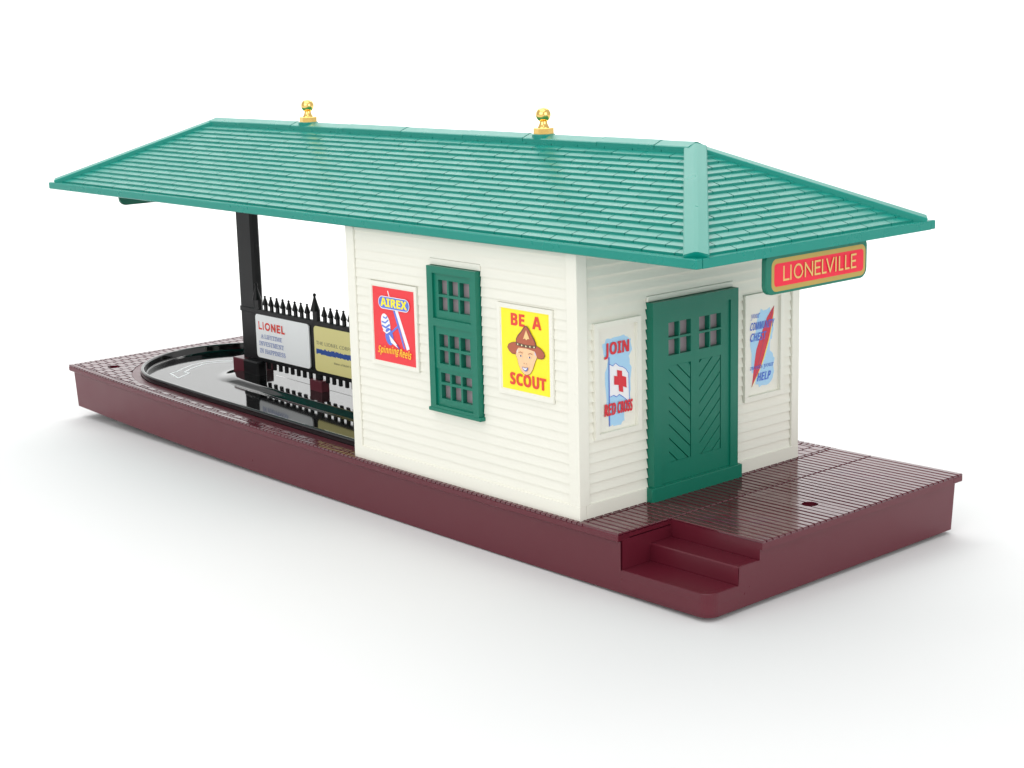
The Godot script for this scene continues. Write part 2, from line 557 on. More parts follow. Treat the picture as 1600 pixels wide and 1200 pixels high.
	for s in [[3.93, 4.85, 1.36], [4.85, 6.2, 0.80]]:
		var w := mb(FLAT)
		w.bow = 1
		for q in Geometry2D.intersect_polygons(rect(s[0], 15.44, s[1], 18.95), lim):
			w.slab(q, s[2], s[2] - 0.62, 0.03)
		put("step", w, M.maroon, pf)
	for f in [[-15.8, 4.3], [-15.8, -4.3], [16.2, 4.0], [16.2, -4.3]]:
		var w := mb()
		w.lathe([[0.0, 0.0], [0.55, 0.0], [0.5, bottom_y(f[0]) + 0.25], [0.0, bottom_y(f[0]) + 0.25]], Vector3(f[0], 0.0, f[1]))
		put("rubber_foot", w, M.rubber, pf)

# ---------------------------------------------------------------- cart tray

func tray(st: Node3D):
	var m := mb()
	m.bow = 1
	var ring := func(r: float, y: float, xs: float) -> Array:
		var q := []
		for s in 49:
			var t := PI * s / 48
			q.append(Vector3(xs - r * sin(t), DECK + y, ZR + r * cos(t)))
		for k in range(1, 16): q.append(Vector3(lerpf(xs, 9.0, k / 16.0), DECK + y, ZR - r))
		for s in 25:
			var t := PI + PI * s / 24
			q.append(Vector3(9.0 - r * sin(t), DECK + y, ZR + r * cos(t)))
		for k in range(1, 16): q.append(Vector3(lerpf(9.0, xs, k / 16.0), DECK + y, ZR + r))
		return q
	var prof := [[4.40, -0.15], [4.40, 0.17], [4.385, 0.215], [4.35, 0.235], [4.29, 0.235], [4.255, 0.21], [4.24, 0.17], [4.22, -0.02], [4.205, -0.06], [4.17, -0.085], [4.12, -0.094], [4.05, -0.096], [3.4, -0.096]]
	var rows := []
	for q in prof: rows.append(ring.call(q[0], q[1], -13.15))
	rows.append(ring.call(2.6, -0.096, -12.2)); rows.append(ring.call(1.98, -0.096, -11.95))
	for k in 11:       # the raised middle swells up smoothly from the floor
		var u := k / 10.0
		rows.append(ring.call(lerpf(1.86, 1.52, u), -0.096 + 0.206 * (0.5 - 0.5 * cos(PI * u)), lerpf(-11.9, -10.6, u)))
	rows.append(ring.call(1.3, 0.11, -10.5)); rows.append(ring.call(0.6, 0.11, -10.5)); rows.append(ring.call(0.02, 0.11, -10.5))
	m.grid(rows, true)
	var t := put("cart_tray", m, M.gloss, st, "glossy black oval tray sunk into the platform")
	# moulded direction arrow, a pale outline on the tray floor
	var a := mb(FLAT)
	a.bow = 1
	var y := DECK - 0.096 + 0.004
	var draw := func(pts: Array, w: float):
		for i in pts.size() - 1:
			var p0: Vector2 = pts[i]; var p1: Vector2 = pts[i + 1]
			var s := (p1 - p0).normalized().orthogonal() * w * 0.5
			a.slab(PackedVector2Array([p0 - s, p1 - s, p1 + s, p0 + s]), y, null)
	draw.call([Vector2(0.20, -15.05), Vector2(0.70, -15.52), Vector2(1.33, -15.70), Vector2(1.95, -15.60), Vector2(2.60, -15.27), Vector2(3.23, -14.86), Vector2(3.59, -14.74), Vector2(3.78, -13.75)], 0.085)
	draw.call([Vector2(0.35, -14.90), Vector2(0.90, -15.27), Vector2(1.50, -15.37), Vector2(2.32, -15.04), Vector2(3.04, -14.53), Vector2(2.90, -14.29), Vector2(3.76, -13.76)], 0.085)
	put("arrow_mark", a, M.mark, t)

# ---------------------------------------------------------------- house

const HX0 := 2.16
const HX1 := 13.66
const HZ0 := -4.39
const HZ1 := 6.07
const TOP := 10.31
const COURSE := 0.318
const SILL := 2.40

func house(st: Node3D):
	var m := mb()
	# wall shells
	m.plate([HX0 + 0.1, 7.05, 8.9, HX1 - 0.1], [DECK - 0.05, 4.6, 9.0, TOP], [[1, 1]], HZ1 - 0.35, HZ1 - 0.18)
	m.xf = Transform3D(END, Vector3(0, 0, 0))
	m.plate([-HZ1 + 0.36, -2.5, 0.5, -HZ0 - 0.1], [DECK - 0.05, 2.6, 8.1, TOP], [[1, 1]], HX1 - 0.35, HX1 - 0.18)
	m.xf = Transform3D(BACKW, Vector3.ZERO)
	m.plate([-HX1 + 0.36, -HX0 - 0.1], [DECK - 0.05, TOP], [], -HZ0 - 0.3, -HZ0 - 0.18)
	m.xf = Transform3D(LEFTW, Vector3.ZERO)
	m.plate([HZ0 + 0.31, -3.7, -0.8, 2.6, 5.4, HZ1 - 0.36], [DECK - 0.05, 5.2, TOP], [[1, 0], [3, 0]], -HX0 - 0.3, -HX0 - 0.18)
	var hw := put("house_walls", m, M.cream, st, "cream clapboard walls of the freight house")
	# clapboards, cut round what is set into the walls
	var faces := [
		[FRONT, Vector3(0, 0, HZ1), HX0 + 0.46, HX1 - 0.46, [rect(6.72, 4.40, 9.24, 9.46), rect(3.43, 5.50, 6.02, 8.41), rect(10.05, 5.46, 12.60, 8.37)]],
		[END, Vector3(HX1, 0, 0), -HZ1 + 0.45, -HZ0 - 0.38, [rect(-3.02, 1.9, 1.02, 8.52), rect(-5.36, 4.37, -3.35, 7.97), rect(1.54, 4.35, 3.55, 7.96)]],
		[BACKW, Vector3(0, 0, HZ0), -HX1 + 0.46, -HX0 - 0.46, []],
		[LEFTW, Vector3(HX0, 0, 0), HZ0 + 0.45, HZ1 - 0.45, [rect(-3.7, 1.0, -0.8, 5.2), rect(2.6, 1.0, 5.4, 5.2)]]]
	for f in faces:
		var k := 0
		var deep := -0.125 if f[0] == END else -0.082
		while SILL + k * COURSE < TOP - 0.02:
			var y0 := SILL + k * COURSE; var y1 := minf(y0 + COURSE, TOP)
			for q in minus([rect(f[2], y0, f[3], y1)], f[4]):
				if area(q) < 0.02: continue
				var w := mb(f[0], f[1])
				# bevelled siding: thick at the lower edge
				w.slab(q, func(p2: Vector2) -> float: return lerpf(-0.045, deep, (p2.y - y0) / COURSE), -0.19)
				put("clapboard", w, M.cream, hw)
			k += 1
	for cb in [[HX0, HZ1, 1, -1], [HX1, HZ1, -1, -1], [HX1, HZ0, -1, 1], [HX0, HZ0, 1, 1]]:
		var w := mb()
		var x0: float = cb[0]; var z0: float = cb[1]
		w.box(Vector3(x0, SILL - 0.012, z0), Vector3(x0 + cb[2] * 0.45, TOP, z0 + cb[3] * (0.44 if cb[1] > 0 else 0.37)), 0.015)
		put("corner_board", w, M.cream, hw)
	for bb in [[Vector3(HX0, DECK - 0.03, HZ1 - 0.3), Vector3(HX1, SILL, HZ1 + 0.003)], [Vector3(HX1 - 0.3, DECK - 0.03, 3.1), Vector3(HX1 + 0.003, SILL, HZ1 - 0.31)], [Vector3(HX1 - 0.3, DECK - 0.03, HZ0), Vector3(HX1 + 0.003, SILL, -1.1)], [Vector3(HX0, DECK - 0.03, HZ0 - 0.012), Vector3(HX1 - 0.31, SILL, HZ0 + 0.3)]]:
		var w := mb()
		w.box(bb[0], bb[1], 0.01)
		put("base_board", w, M.cream, hw)
	# plain casings above window and door
	var w2 := mb()
	w2.box(Vector3(6.73, 9.24, HZ1 - 0.185), Vector3(9.23, 9.45, HZ1 - 0.035), 0.015)
	put("casing", w2, M.cream, hw)
	w2 = mb()
	w2.box(Vector3(HX1 - 0.185, 8.33, -1.01), Vector3(HX1 - 0.03, 8.51, 3.01), 0.015)
	put("casing", w2, M.cream, hw)

func window(st: Node3D):
	var m := mb(FRONT)
	# outer frame with two openings for the sashes
	m.plate([6.75, 7.03, 8.93, 9.20], [4.50, 4.60, 5.85, 7.27, 7.52, 9.01, 9.23], [[1, 1], [1, 2], [1, 4]], 5.88, 6.21)
	var wn := put("window", m, M.green, st, "tall dark green window with two sashes of small panes")
	var cols := [7.03, 7.255, 7.70, 7.785, 8.25, 8.335, 8.81, 8.93]
	var hole := func(rows: Array) -> Array:
		var h := []
		for j in rows:
			for i in [1, 3, 5]: h.append([i, j])
		return h
	for s in [[[7.52, 7.785, 8.235, 8.32, 8.795, 9.01], [1, 3]], [[5.85, 6.03, 6.48, 6.58, 7.01, 7.27], [1, 3]], [[4.60, 4.85, 5.315, 5.405, 5.72, 5.85], [1, 3]]]:
		var w := mb(FRONT)
		w.plate(cols, s[0], hole.call(s[1]), 5.96, 6.135 if s[0][0] != 5.85 else 6.165)
		put("sash", w, M.green, wn)
		for j in s[1]:
			for i in [1, 3, 5]:
				var p := mb(FRONT)
				p.box(Vector3(cols[i] - 0.03, s[0][j] - 0.03, 5.92), Vector3(cols[i + 1] + 0.03, s[0][j + 1] + 0.03, 5.955), 0.0)
				put("pane", p, M.pane, wn)
	var sl := mb()
	sl.box(Vector3(6.66, 4.38, 5.88), Vector3(9.29, 4.505, 6.24), 0.02)
	put("window_sill", sl, M.green, wn)

func door(st: Node3D):
	var o := HX1
	# frame: two jambs and a head
	var m := mb(END)
	m.plate([-3.0, -2.63, 0.63, 1.0], [2.40, 2.44, 7.98, 8.32], [[1, 1]], o - 0.19, o + 0.20)
	var d := put("door", m, M.green, st, "dark green double door with small panes above slanted boards")
	var xs := [-2.63, -2.25, -1.78, -1.715, -1.22, -0.83, -0.35, -0.295, 0.21, 0.63]
	var ys := [2.44, 3.09, 6.22, 6.55, 7.06, 7.13, 7.60, 7.98]
	var hs := []
	for i in [1, 3, 5, 7]:
		for j in [3, 5]: hs.append([i, j])
	for i in [1, 2, 3, 5, 6, 7]: hs.append([i, 1])
	var leaf := mb(END)
	leaf.plate(xs, ys, hs, o - 0.10, o + 0.145)
	put("door_leaf", leaf, M.green, d)
	var back := mb(END)
	back.box(Vector3(-2.26, 3.08, o - 0.11), Vector3(0.22, 6.23, o + 0.085), 0.0)
	put("panel_back", back, M.green, d)
	for i in [1, 3, 5, 7]:
		for j in [3, 5]:
			var p := mb(END)
			p.box(Vector3(xs[i] - 0.03, ys[j] - 0.03, o - 0.09), Vector3(xs[i + 1] + 0.03, ys[j + 1] + 0.03, o - 0.05), 0.0)
			put("pane", p, M.pane, d)
	# slanted boards of the two lower panels, running down towards the middle
	for s in [[-2.25, -1.22, -0.88], [-0.83, 0.21, 0.88]]:
		var lim := rect(s[0] + 0.0, 3.09, s[1] - 0.025 , 6.22)
		var k := 0
		for i in range(-4, 12):
			var y := 3.0 + i * 0.445
			var g := 0.018
			var q := pv([s[0], y + g, s[1], y + g + s[2] * (s[1] - s[0]), s[1], y + 0.445 - g + s[2] * (s[1] - s[0]), s[0], y + 0.445 - g])
			for r in Geometry2D.intersect_polygons(q, lim):
				if area(r) < 0.02: continue
				var w := mb(END)
				w.slab(r, o + 0.138, o + 0.08, 0.008)
				put("board", w, M.green, d)
	var sl := mb()
	sl.box(Vector3(o - 0.19, DECK - 0.02, -1.16), Vector3(o + 0.26, 2.405, 3.13), 0.02)
	put("door_sill", sl, M.green, d)

# ---------------------------------------------------------------- posters

func poster_frame(st: Node3D, called: String, b: Basis, off: Vector3, o: Rect2, bw: float, proud: float, deep: float, label: String) -> MeshInstance3D:
	var m := mb(b, off)
	m.plate([o.position.x, o.position.x + bw, o.end.x - bw, o.end.x], [o.position.y, o.position.y + bw, o.end.y - bw, o.end.y], [[1, 1]], -0.185, proud)
	m.box(Vector3(o.position.x + bw, o.position.y + bw, -0.19), Vector3(o.end.x - bw, o.end.y - bw, deep), 0.0)
	var w := put(called, m, M.cream, st, label)
	return w

func posters(st: Node3D):
	var fo := Vector3(0, 0, HZ1)
	var red := Color(0.92, 0.20, 0.24); var yellow := Color(1.0, 0.93, 0.16); var blue := Color(0.36, 0.48, 0.86); var white := Color(0.95, 0.95, 0.96)
	# fishing-reel advertisement
	var f := poster_frame(st, "poster", FRONT, fo, Rect2(3.44, 5.51, 2.57, 2.89), 0.13, 0.015, -0.012, "red poster for fishing reels left of the window")
	var s := sheet(FRONT, fo + Vector3(0, 0, -0.012))
	s.ink(rect(3.59, 5.66, 5.86, 8.22), red)
	s.line([Vector2(4.44, 8.12), Vector2(4.56, 7.80)], 0.045, white)
	s.ink(pv([4.66, 7.58, 4.80, 7.58, 5.30, 6.20, 5.20, 6.24]), blue)
	s.ink(pv([4.76, 7.58, 4.92, 7.58, 5.54, 6.25, 5.38, 6.19]), white)
	s.line([Vector2(5.02, 7.0), Vector2(4.80, 6.86), Vector2(4.60, 6.72)], 0.07, blue)
	s.ink(circle(Vector2(4.27, 6.98), 0.24, 0.35, 0.35), white)
	s.ink(circle(Vector2(4.45, 6.55), 0.22, 0.30, 0.25), blue)
	s.line([Vector2(4.05, 7.03), Vector2(4.25, 7.0), Vector2(4.43, 7.12)], 0.05, blue)
	s.line([Vector2(4.06, 6.90), Vector2(4.28, 6.84), Vector2(4.50, 6.97)], 0.06, blue)
	s.line([Vector2(4.14, 7.20), Vector2(4.30, 7.16), Vector2(4.38, 7.24)], 0.04, blue)
	s.line([Vector2(4.13, 6.74), Vector2(4.32, 6.66), Vector2(4.52, 6.76)], 0.05, white)
	s.ink(pv([4.44, 6.62, 4.52, 6.58, 4.72, 6.44, 5.0, 6.22, 4.94, 6.20, 4.55, 6.36]), white)
	s.line([Vector2(4.86, 6.32), Vector2(5.0, 6.18)], 0.06, Color(0.45, 0.35, 0.70))
	s.ink(rounded(3.93, 7.49, 5.63, 7.93, 0.219), white)
	s.ink(rounded(3.955, 7.515, 5.605, 7.905, 0.194), blue)
	s.heavy("AIREX", Vector2(4.06, 7.57), Vector2(5.50, 7.87), yellow, 0.008)
	s.letters("Spinning", Vector2(3.78, 5.86), Vector2(4.92, 6.20), Color(0.99, 0.78, 0.15), "Droid Sans", true, 0.30, 0.04)
	s.letters("Reels", Vector2(5.0, 5.93), Vector2(5.62, 6.22), Color(0.99, 0.78, 0.15), "Droid Sans", true, 0.25, -0.03)
	put("print", s.m, M.paper, f)
	# scouting poster
	f = poster_frame(st, "poster", FRONT, fo, Rect2(10.06, 5.47, 2.53, 2.89), 0.14, 0.015, -0.012, "yellow poster with a smiling face in a brown campaign hat right of the window")
	s = sheet(FRONT, fo + Vector3(0, 0, -0.012))
	var ored := Color(0.90, 0.27, 0.20); var brown := Color(0.70, 0.37, 0.26); var dark := Color(0.42, 0.24, 0.22); var skin := Color(0.97, 0.80, 0.62)
	s.ink(rect(10.235, 5.65, 12.485, 8.22), yellow)
	s.heavy("BE", Vector2(10.69, 7.70), Vector2(11.33, 8.09), ored, 0.010)
	s.heavy("A", Vector2(11.68, 7.69), Vector2(12.09, 8.09), ored, 0.010)
	s.heavy("SCOUT", Vector2(10.60, 5.81), Vector2(12.26, 6.21), ored, 0.010)
	var face := pv([10.95, 7.06, 10.90, 6.92, 10.92, 6.76, 10.98, 6.68, 11.03, 6.50, 11.13, 6.33, 11.27, 6.23, 11.40, 6.21, 11.54, 6.26, 11.66, 6.40, 11.74, 6.57, 11.80, 6.70, 11.87, 6.80, 11.87, 6.94, 11.83, 7.06])
	var fo2 := PackedVector2Array()
	for q in face: fo2.append(Vector2(11.39, 6.65) + (q - Vector2(11.39, 6.65)) * 1.03)
	s.ink(fo2, Color(0.55, 0.36, 0.26))
	s.ink(face, skin)
	s.ink(pv([10.95, 7.08, 10.93, 6.92, 10.98, 6.84, 11.02, 7.08]), white)
	s.ink(pv([11.84, 7.06, 11.84, 6.86, 11.79, 6.90, 11.77, 7.06]), Color(0.80, 0.80, 0.92))
	var brim := pv([10.52, 6.98, 10.58, 7.09, 10.72, 7.16, 10.96, 7.20, 11.40, 7.17, 11.84, 7.20, 12.06, 7.13, 12.20, 7.03, 12.25, 6.93, 12.20, 6.83, 12.08, 6.79, 11.92, 6.80, 11.86, 6.90, 11.80, 7.00, 11.40, 7.05, 11.02, 7.03, 10.94, 6.90, 10.90, 6.80, 10.74, 6.80, 10.60, 6.88])
	s.ink(brim, dark)
	var bi := PackedVector2Array()
	for q in brim: bi.append(Vector2(11.39, 7.02) + (q - Vector2(11.39, 7.02)) * Vector2(0.975, 0.92))
	s.ink(bi, brown)
	s.ink(pv([10.93, 7.12, 10.94, 7.30, 11.02, 7.42, 11.16, 7.54, 11.30, 7.70, 11.38, 7.76, 11.46, 7.75, 11.54, 7.68, 11.66, 7.52, 11.78, 7.38, 11.85, 7.26, 11.86, 7.12]), dark)
	s.ink(pv([10.97, 7.14, 10.97, 7.29, 11.05, 7.40, 11.19, 7.52, 11.33, 7.68, 11.39, 7.73, 11.45, 7.72, 11.52, 7.65, 11.64, 7.49, 11.75, 7.36, 11.81, 7.25, 11.82, 7.14]), brown)
	s.ink(pv([10.95, 7.10, 10.95, 7.19, 11.4, 7.16, 11.84, 7.19, 11.84, 7.10, 11.4, 7.07]), Color(0.40, 0.30, 0.22))
	for i in 5: s.ink(circle(Vector2(11.02 + 0.19 * i, 7.135 - 0.02 * (1 - absf(i - 2) / 2.0)), 0.028, -1.0, 0.0, 10), Color(0.97, 0.93, 0.75))
	s.ink(pv([11.43, 7.63, 11.28, 7.33, 11.37, 7.36, 11.43, 7.31, 11.50, 7.36, 11.58, 7.36]), Color(0.96, 0.80, 0.55))
	s.line([Vector2(11.06, 6.88), Vector2(11.15, 6.91), Vector2(11.25, 6.88)], 0.022, Color(0.70, 0.48, 0.36))
	s.line([Vector2(11.50, 6.88), Vector2(11.60, 6.92), Vector2(11.70, 6.89)], 0.022, Color(0.70, 0.48, 0.36))
	for ex in [11.17, 11.58]:
		s.ink(circle(Vector2(ex, 6.79), 0.055, 0.028), white)
		s.ink(circle(Vector2(ex, 6.79), 0.03), Color(0.25, 0.22, 0.35))
	s.ink(circle(Vector2(11.32, 6.57), 0.014), dark); s.ink(circle(Vector2(11.43, 6.57), 0.014), dark)
	s.ink(pv([11.22, 6.46, 11.34, 6.43, 11.50, 6.46, 11.46, 6.36, 11.37, 6.32, 11.28, 6.36]), Color(0.35, 0.40, 0.75))
	s.ink(pv([11.26, 6.44, 11.36, 6.42, 11.46, 6.44, 11.42, 6.38, 11.36, 6.36, 11.30, 6.38]), white)
	put("print", s.m, M.paper, f)
	# flag poster on the end wall
	var eo := Vector3(HX1, 0, 0)
	var sky := Color(0.66, 0.83, 0.95); var ink := Color(0.27, 0.42, 0.82); var card := Color(0.915, 0.91, 0.87); var red2 := Color(0.86, 0.16, 0.21)
	f = poster_frame(st, "poster", END, eo, Rect2(-5.37, 4.36, 2.02, 3.61), 0.17, 0.03, -0.09, "poster with a white flag and red cross left of the door")
	s = sheet(END, eo + Vector3(-0.09, 0, 0))
	s.ink(rect(-5.18, 4.55, -3.54, 7.78), card)
	s.ink(wobble(Vector2(-4.98, 6.70), Vector2(-3.62, 7.47), 5, 0.16), sky)
	s.ink(wobble(Vector2(-4.86, 5.00), Vector2(-3.66, 7.05), 9, 0.14), sky)
	s.ink(wobble(Vector2(-4.72, 4.62), Vector2(-3.95, 5.35), 12, 0.22), sky)
	s.ink(pv([-4.64, 6.62, -4.50, 6.55, -4.38, 6.62, -4.22, 6.50, -4.08, 6.46, -3.95, 6.38, -3.82, 6.22, -3.79, 5.22, -3.92, 5.40, -4.08, 5.52, -4.24, 5.62, -4.36, 5.56, -4.48, 5.63, -4.64, 5.60]), white)
	s.line([Vector2(-4.64, 6.62), Vector2(-4.50, 6.55), Vector2(-4.38, 6.62), Vector2(-4.22, 6.50), Vector2(-4.08, 6.46), Vector2(-3.95, 6.38), Vector2(-3.82, 6.22), Vector2(-3.79, 5.22)], 0.018, ink)
	s.line([Vector2(-3.79, 5.22), Vector2(-3.92, 5.40), Vector2(-4.08, 5.52), Vector2(-4.24, 5.62), Vector2(-4.36, 5.56), Vector2(-4.48, 5.63), Vector2(-4.64, 5.60)], 0.018, ink)
	s.line([Vector2(-4.67, 6.85), Vector2(-4.68, 4.68)], 0.035, ink)
	s.ink(pv([-4.33, 6.40, -4.12, 6.34, -4.11, 6.18, -3.94, 6.12, -3.92, 5.78, -4.08, 5.85, -4.07, 5.66, -4.25, 5.72, -4.27, 5.92, -4.46, 5.96, -4.46, 6.24, -4.32, 6.20]), red2)
	s.heavy("JOIN", Vector2(-4.87, 6.80), Vector2(-3.80, 7.30), red2, 0.008, 0.02)
	s.heavy("RED", Vector2(-4.91, 5.02), Vector2(-4.41, 5.40), red2, 0.008, 0.05)
	s.heavy("CROSS", Vector2(-4.35, 5.02), Vector2(-3.69, 5.40), red2, 0.008, 0.05)
	put("print", s.m, M.paper, f)
	# feather poster
	f = poster_frame(st, "poster", END, eo, Rect2(1.55, 4.35, 1.99, 3.60), 0.17, 0.03, -0.09, "poster with a slanting red feather right of the door")
	s = sheet(END, eo + Vector3(-0.09, 0, 0))
	s.ink(rect(1.74, 4.54, 3.35, 7.76), card)
	s.ink(wobble(Vector2(2.20, 6.2), Vector2(3.18, 7.42), 21, 0.18), sky)
	s.ink(wobble(Vector2(1.92, 5.10), Vector2(3.02, 6.75), 22, 0.18), sky)
	s.ink(wobble(Vector2(2.10, 4.72), Vector2(3.20, 6.05), 23, 0.16), sky)
	var feather := [3.14, 7.43, 2.98, 7.28, 2.78, 7.08, 2.66, 6.86, 2.52, 6.62, 2.38, 6.34, 2.24, 6.04, 2.17, 5.72, 2.11, 5.40, 2.07, 5.08, 2.01, 4.80, 2.14, 4.98, 2.34, 5.24, 2.50, 5.50, 2.62, 5.74, 2.74, 6.02, 2.86, 6.30, 2.95, 6.58, 3.03, 6.86, 3.10, 7.14]
	var fy := PackedVector2Array()
	for q in pv(feather): fy.append(q + Vector2(0.045 * sin(PI * clampf((q.y - 4.8) / 2.6, 0, 1)), -0.02))
	s.ink(fy, Color(0.98, 0.88, 0.35))
	s.ink(pv(feather), Color(0.83, 0.20, 0.28))
	s.line([Vector2(2.02, 4.82), Vector2(2.30, 5.42), Vector2(2.58, 6.22), Vector2(2.85, 6.90), Vector2(3.13, 7.41)], 0.022, Color(0.62, 0.30, 0.42))
	s.letters("your", Vector2(1.93, 7.06), Vector2(2.36, 7.26), ink, "Droid Serif", false, 0.25)
	s.letters("COMMUNITY", Vector2(1.90, 6.72), Vector2(3.10, 6.98), ink, "Droid Sans", true, 0.22)
	s.letters("CHEST", Vector2(1.90, 6.34), Vector2(2.68, 6.62), ink, "Droid Sans", true, 0.22)
	s.letters("needs your", Vector2(1.90, 5.34), Vector2(3.10, 5.54), ink, "Droid Serif", false, 0.25)
	s.letters("HELP", Vector2(2.28, 4.96), Vector2(2.94, 5.24), ink, "Droid Sans", true, 0.22)
	put("print", s.m, M.paper, f)

# ---------------------------------------------------------------- roof

const RC := -0.164
const RX := 18.93
const RZ := 5.566
const RR := 13.858
const EAVE := 10.2255
const RIM := 10.51

func roof(st: Node3D):
	var m := mb()
	# fascia ring with a flat rim, then the solid under the shingles
	var t := 0.27
	var x0 := RC - RX; var x1 := RC + RX; var z0 := ZR - RZ; var z1 := ZR + RZ
	m.box(Vector3(x0, EAVE, z1 - t), Vector3(x1, RIM, z1), 0.03)
	m.box(Vector3(x0, EAVE, z0), Vector3(x1, RIM, z0 + t), 0.03)
	m.box(Vector3(x0, EAVE + 0.001, z0 + t), Vector3(x0 + t, RIM - 0.001, z1 - t), 0.0)
	m.box(Vector3(x1 - t, EAVE + 0.001, z0 + t), Vector3(x1, RIM - 0.001, z1 - t), 0.0)
	var y0 := 10.30
	var a := [Vector3(x0 + t, y0, z1 - t), Vector3(x1 - t, y0, z1 - t), Vector3(x1 - t, y0, z0 + t), Vector3(x0 + t, y0, z0 + t)]
	m.quad(a[3], a[2], a[1], a[0])
	var b := []
	for q in a: b.append(Vector3(q.x, 10.41, q.z))
	var e0 := Vector3(RC - RR, 12.90, ZR); var e1 := Vector3(RC + RR, 12.90, ZR)
	m.quad(b[0], b[1], e1, e0); m.quad(b[2], b[3], e0, e1)
	m.tri(b[1], b[2], e1); m.tri(b[3], b[0], e0)
	var rf := put("roof", m, M.roof, st, "teal hipped roof of staggered moulded shingles")
	# shingles: 17 courses on each slope, flat wedges with an upright lower edge
	var rows := 17
	var low := t + 0.02
	var pz := (RZ - low - 0.13) / rows; var px := pz * (RX - RR) / RZ
	var rise := 0.142; var riser := 0.060
	var pieces := []
	for side in 4:      # front, right end, back, left end
		var run := RX if side % 2 == 0 else RZ
		var pitch := pz if side % 2 == 0 else px
		var first := (RZ if side % 2 == 0 else RX - RR) - low * (1.0 if side % 2 == 0 else (RX - RR) / RZ)
		var w := 1.265 if side % 2 == 0 else 1.20
		for k in rows:
			var d0 := first - k * pitch; var d1 := d0 - pitch       # distance out from the ridge line (or ridge end)
			var yl := 10.52 + rise * k + riser; var yh := 10.52 + rise * (k + 1)
			var half := RR if side % 2 == 0 else 0.0
			var ext := RX - RR if side % 2 == 0 else RZ
			var full := RZ if side % 2 == 0 else RX - RR
			var h0 := half + ext * d0 / full - 0.12; var h1 := half + ext * d1 / full - 0.12
			var s := -20.4 + (w / 2 if k % 2 else 0.0)
			while s < 20.0:
				var strip := PackedVector2Array([Vector2(s + 0.017, d1), Vector2(s + w - 0.017, d1), Vector2(s + w - 0.017, d0), Vector2(s + 0.017, d0)])
				for q in Geometry2D.intersect_polygons(strip, PackedVector2Array([Vector2(-h1, d1), Vector2(h1, d1), Vector2(h0, d0), Vector2(-h0, d0)])):
					if area(q) > 0.01: pieces.append([side, q, d0, d1, yl, yh])
				s += w
	var eye := Vector3(49.2, 17.06, 40.07)
	var place := func(side: int) -> Transform3D:
		# local (along the eave, out from the ridge) to the roof
		match side:
			0: return Transform3D(Basis(Vector3(-1, 0, 0), Vector3(0, 0, 1), Vector3(0, 1, 0)), Vector3(RC, 0, ZR))
			1: return Transform3D(Basis(Vector3(0, 0, 1), Vector3(1, 0, 0), Vector3(0, 1, 0)), Vector3(RC + RR, 0, ZR))
			2: return Transform3D(Basis(Vector3(1, 0, 0), Vector3(0, 0, -1), Vector3(0, 1, 0)), Vector3(RC, 0, ZR))
		return Transform3D(Basis(Vector3(0, 0, -1), Vector3(-1, 0, 0), Vector3(0, 1, 0)), Vector3(RC - RR, 0, ZR))
	for q in pieces:
		var c2 := Vector2.ZERO
		for w in q[1]: c2 += w
		c2 /= q[1].size()
		var at: Vector3 = place.call(q[0]) * Vector3(c2.x, c2.y, q[4])
		q.append((area(q[1]) / at.distance_squared_to(eye)) if q[0] < 2 else 0.0)
	pieces.sort_custom(func(p1, p2): return p1[6] > p2[6])
	var rest := mb()
	for i in pieces.size():
		var q: Array = pieces[i]
		var w := rest if i >= 298 else mb()
		w.xf = place.call(q[0])
		var d0: float = q[2]; var d1: float = q[3]; var yl: float = q[4]; var yh: float = q[5]
		var jit := 0.003 * ((i * 37) % 5 - 2)
		w.slab(q[1], func(p2: Vector2) -> float: return lerpf(yl + jit, yh, (d0 - p2.y) / (d0 - d1)), yl - 0.13)
		if i < 298: put("shingle", w, M.roof, rf)
	put("shingle_courses", rest, M.roof, rf).set_meta("kind", "stuff")
	# hip caps
	for sx in [1, -1]:
		for sz in [1, -1]:
			var p0 := Vector3(RC + sx * RR, 13.09 if sz > 0 else 13.05, ZR)
			var p1 := Vector3(RC + sx * RX, RIM + 0.03, ZR + sz * RZ)
			var k := 0.957
			p1 = p0.lerp(p1, k)
			var d := (p1 - p0).normalized()
			var s := d.cross(Vector3.UP).normalized()
			var u := s.cross(d).normalized()
			p0 += d * 0.10
			var w := mb()
			var prof := [[-0.362, -0.32], [-0.358, -0.07], [-0.33, -0.045], [-0.06, 0.030], [0.0, 0.035], [0.06, 0.030], [0.33, -0.045], [0.358, -0.07], [0.362, -0.32]]
			for i in prof.size() - 1:
				var qa: Vector3 = s * prof[i][0] + u * prof[i][1]; var qb: Vector3 = s * prof[i + 1][0] + u * prof[i + 1][1]
				w.quad(p0 + qb, p0 + qa, p1 + qa, p1 + qb) if sx * sz > 9 else w.quad(p0 + qa, p0 + qb, p1 + qb, p1 + qa)
			for i in range(1, prof.size() - 2):
				for e in [p0, p1]:
					w.tri(e + s * prof[0][0] + u * prof[0][1], e + s * prof[i][0] + u * prof[i][1], e + s * prof[i + 1][0] + u * prof[i + 1][1])
			w.tri(p1 + s * prof[0][0] + u * prof[0][1], p1 + s * prof[-2][0] + u * prof[-2][1], p1 + s * prof[-1][0] + u * prof[-1][1])
			put("hip_cap", w, M.roof, rf)
	# ridge cap in lengths
	var cuts := [RC - RR - 0.06, -11.6, -7.9, -4.3, -0.7, 2.9, 6.1, 9.7, 12.3, RC + RR + 0.06]
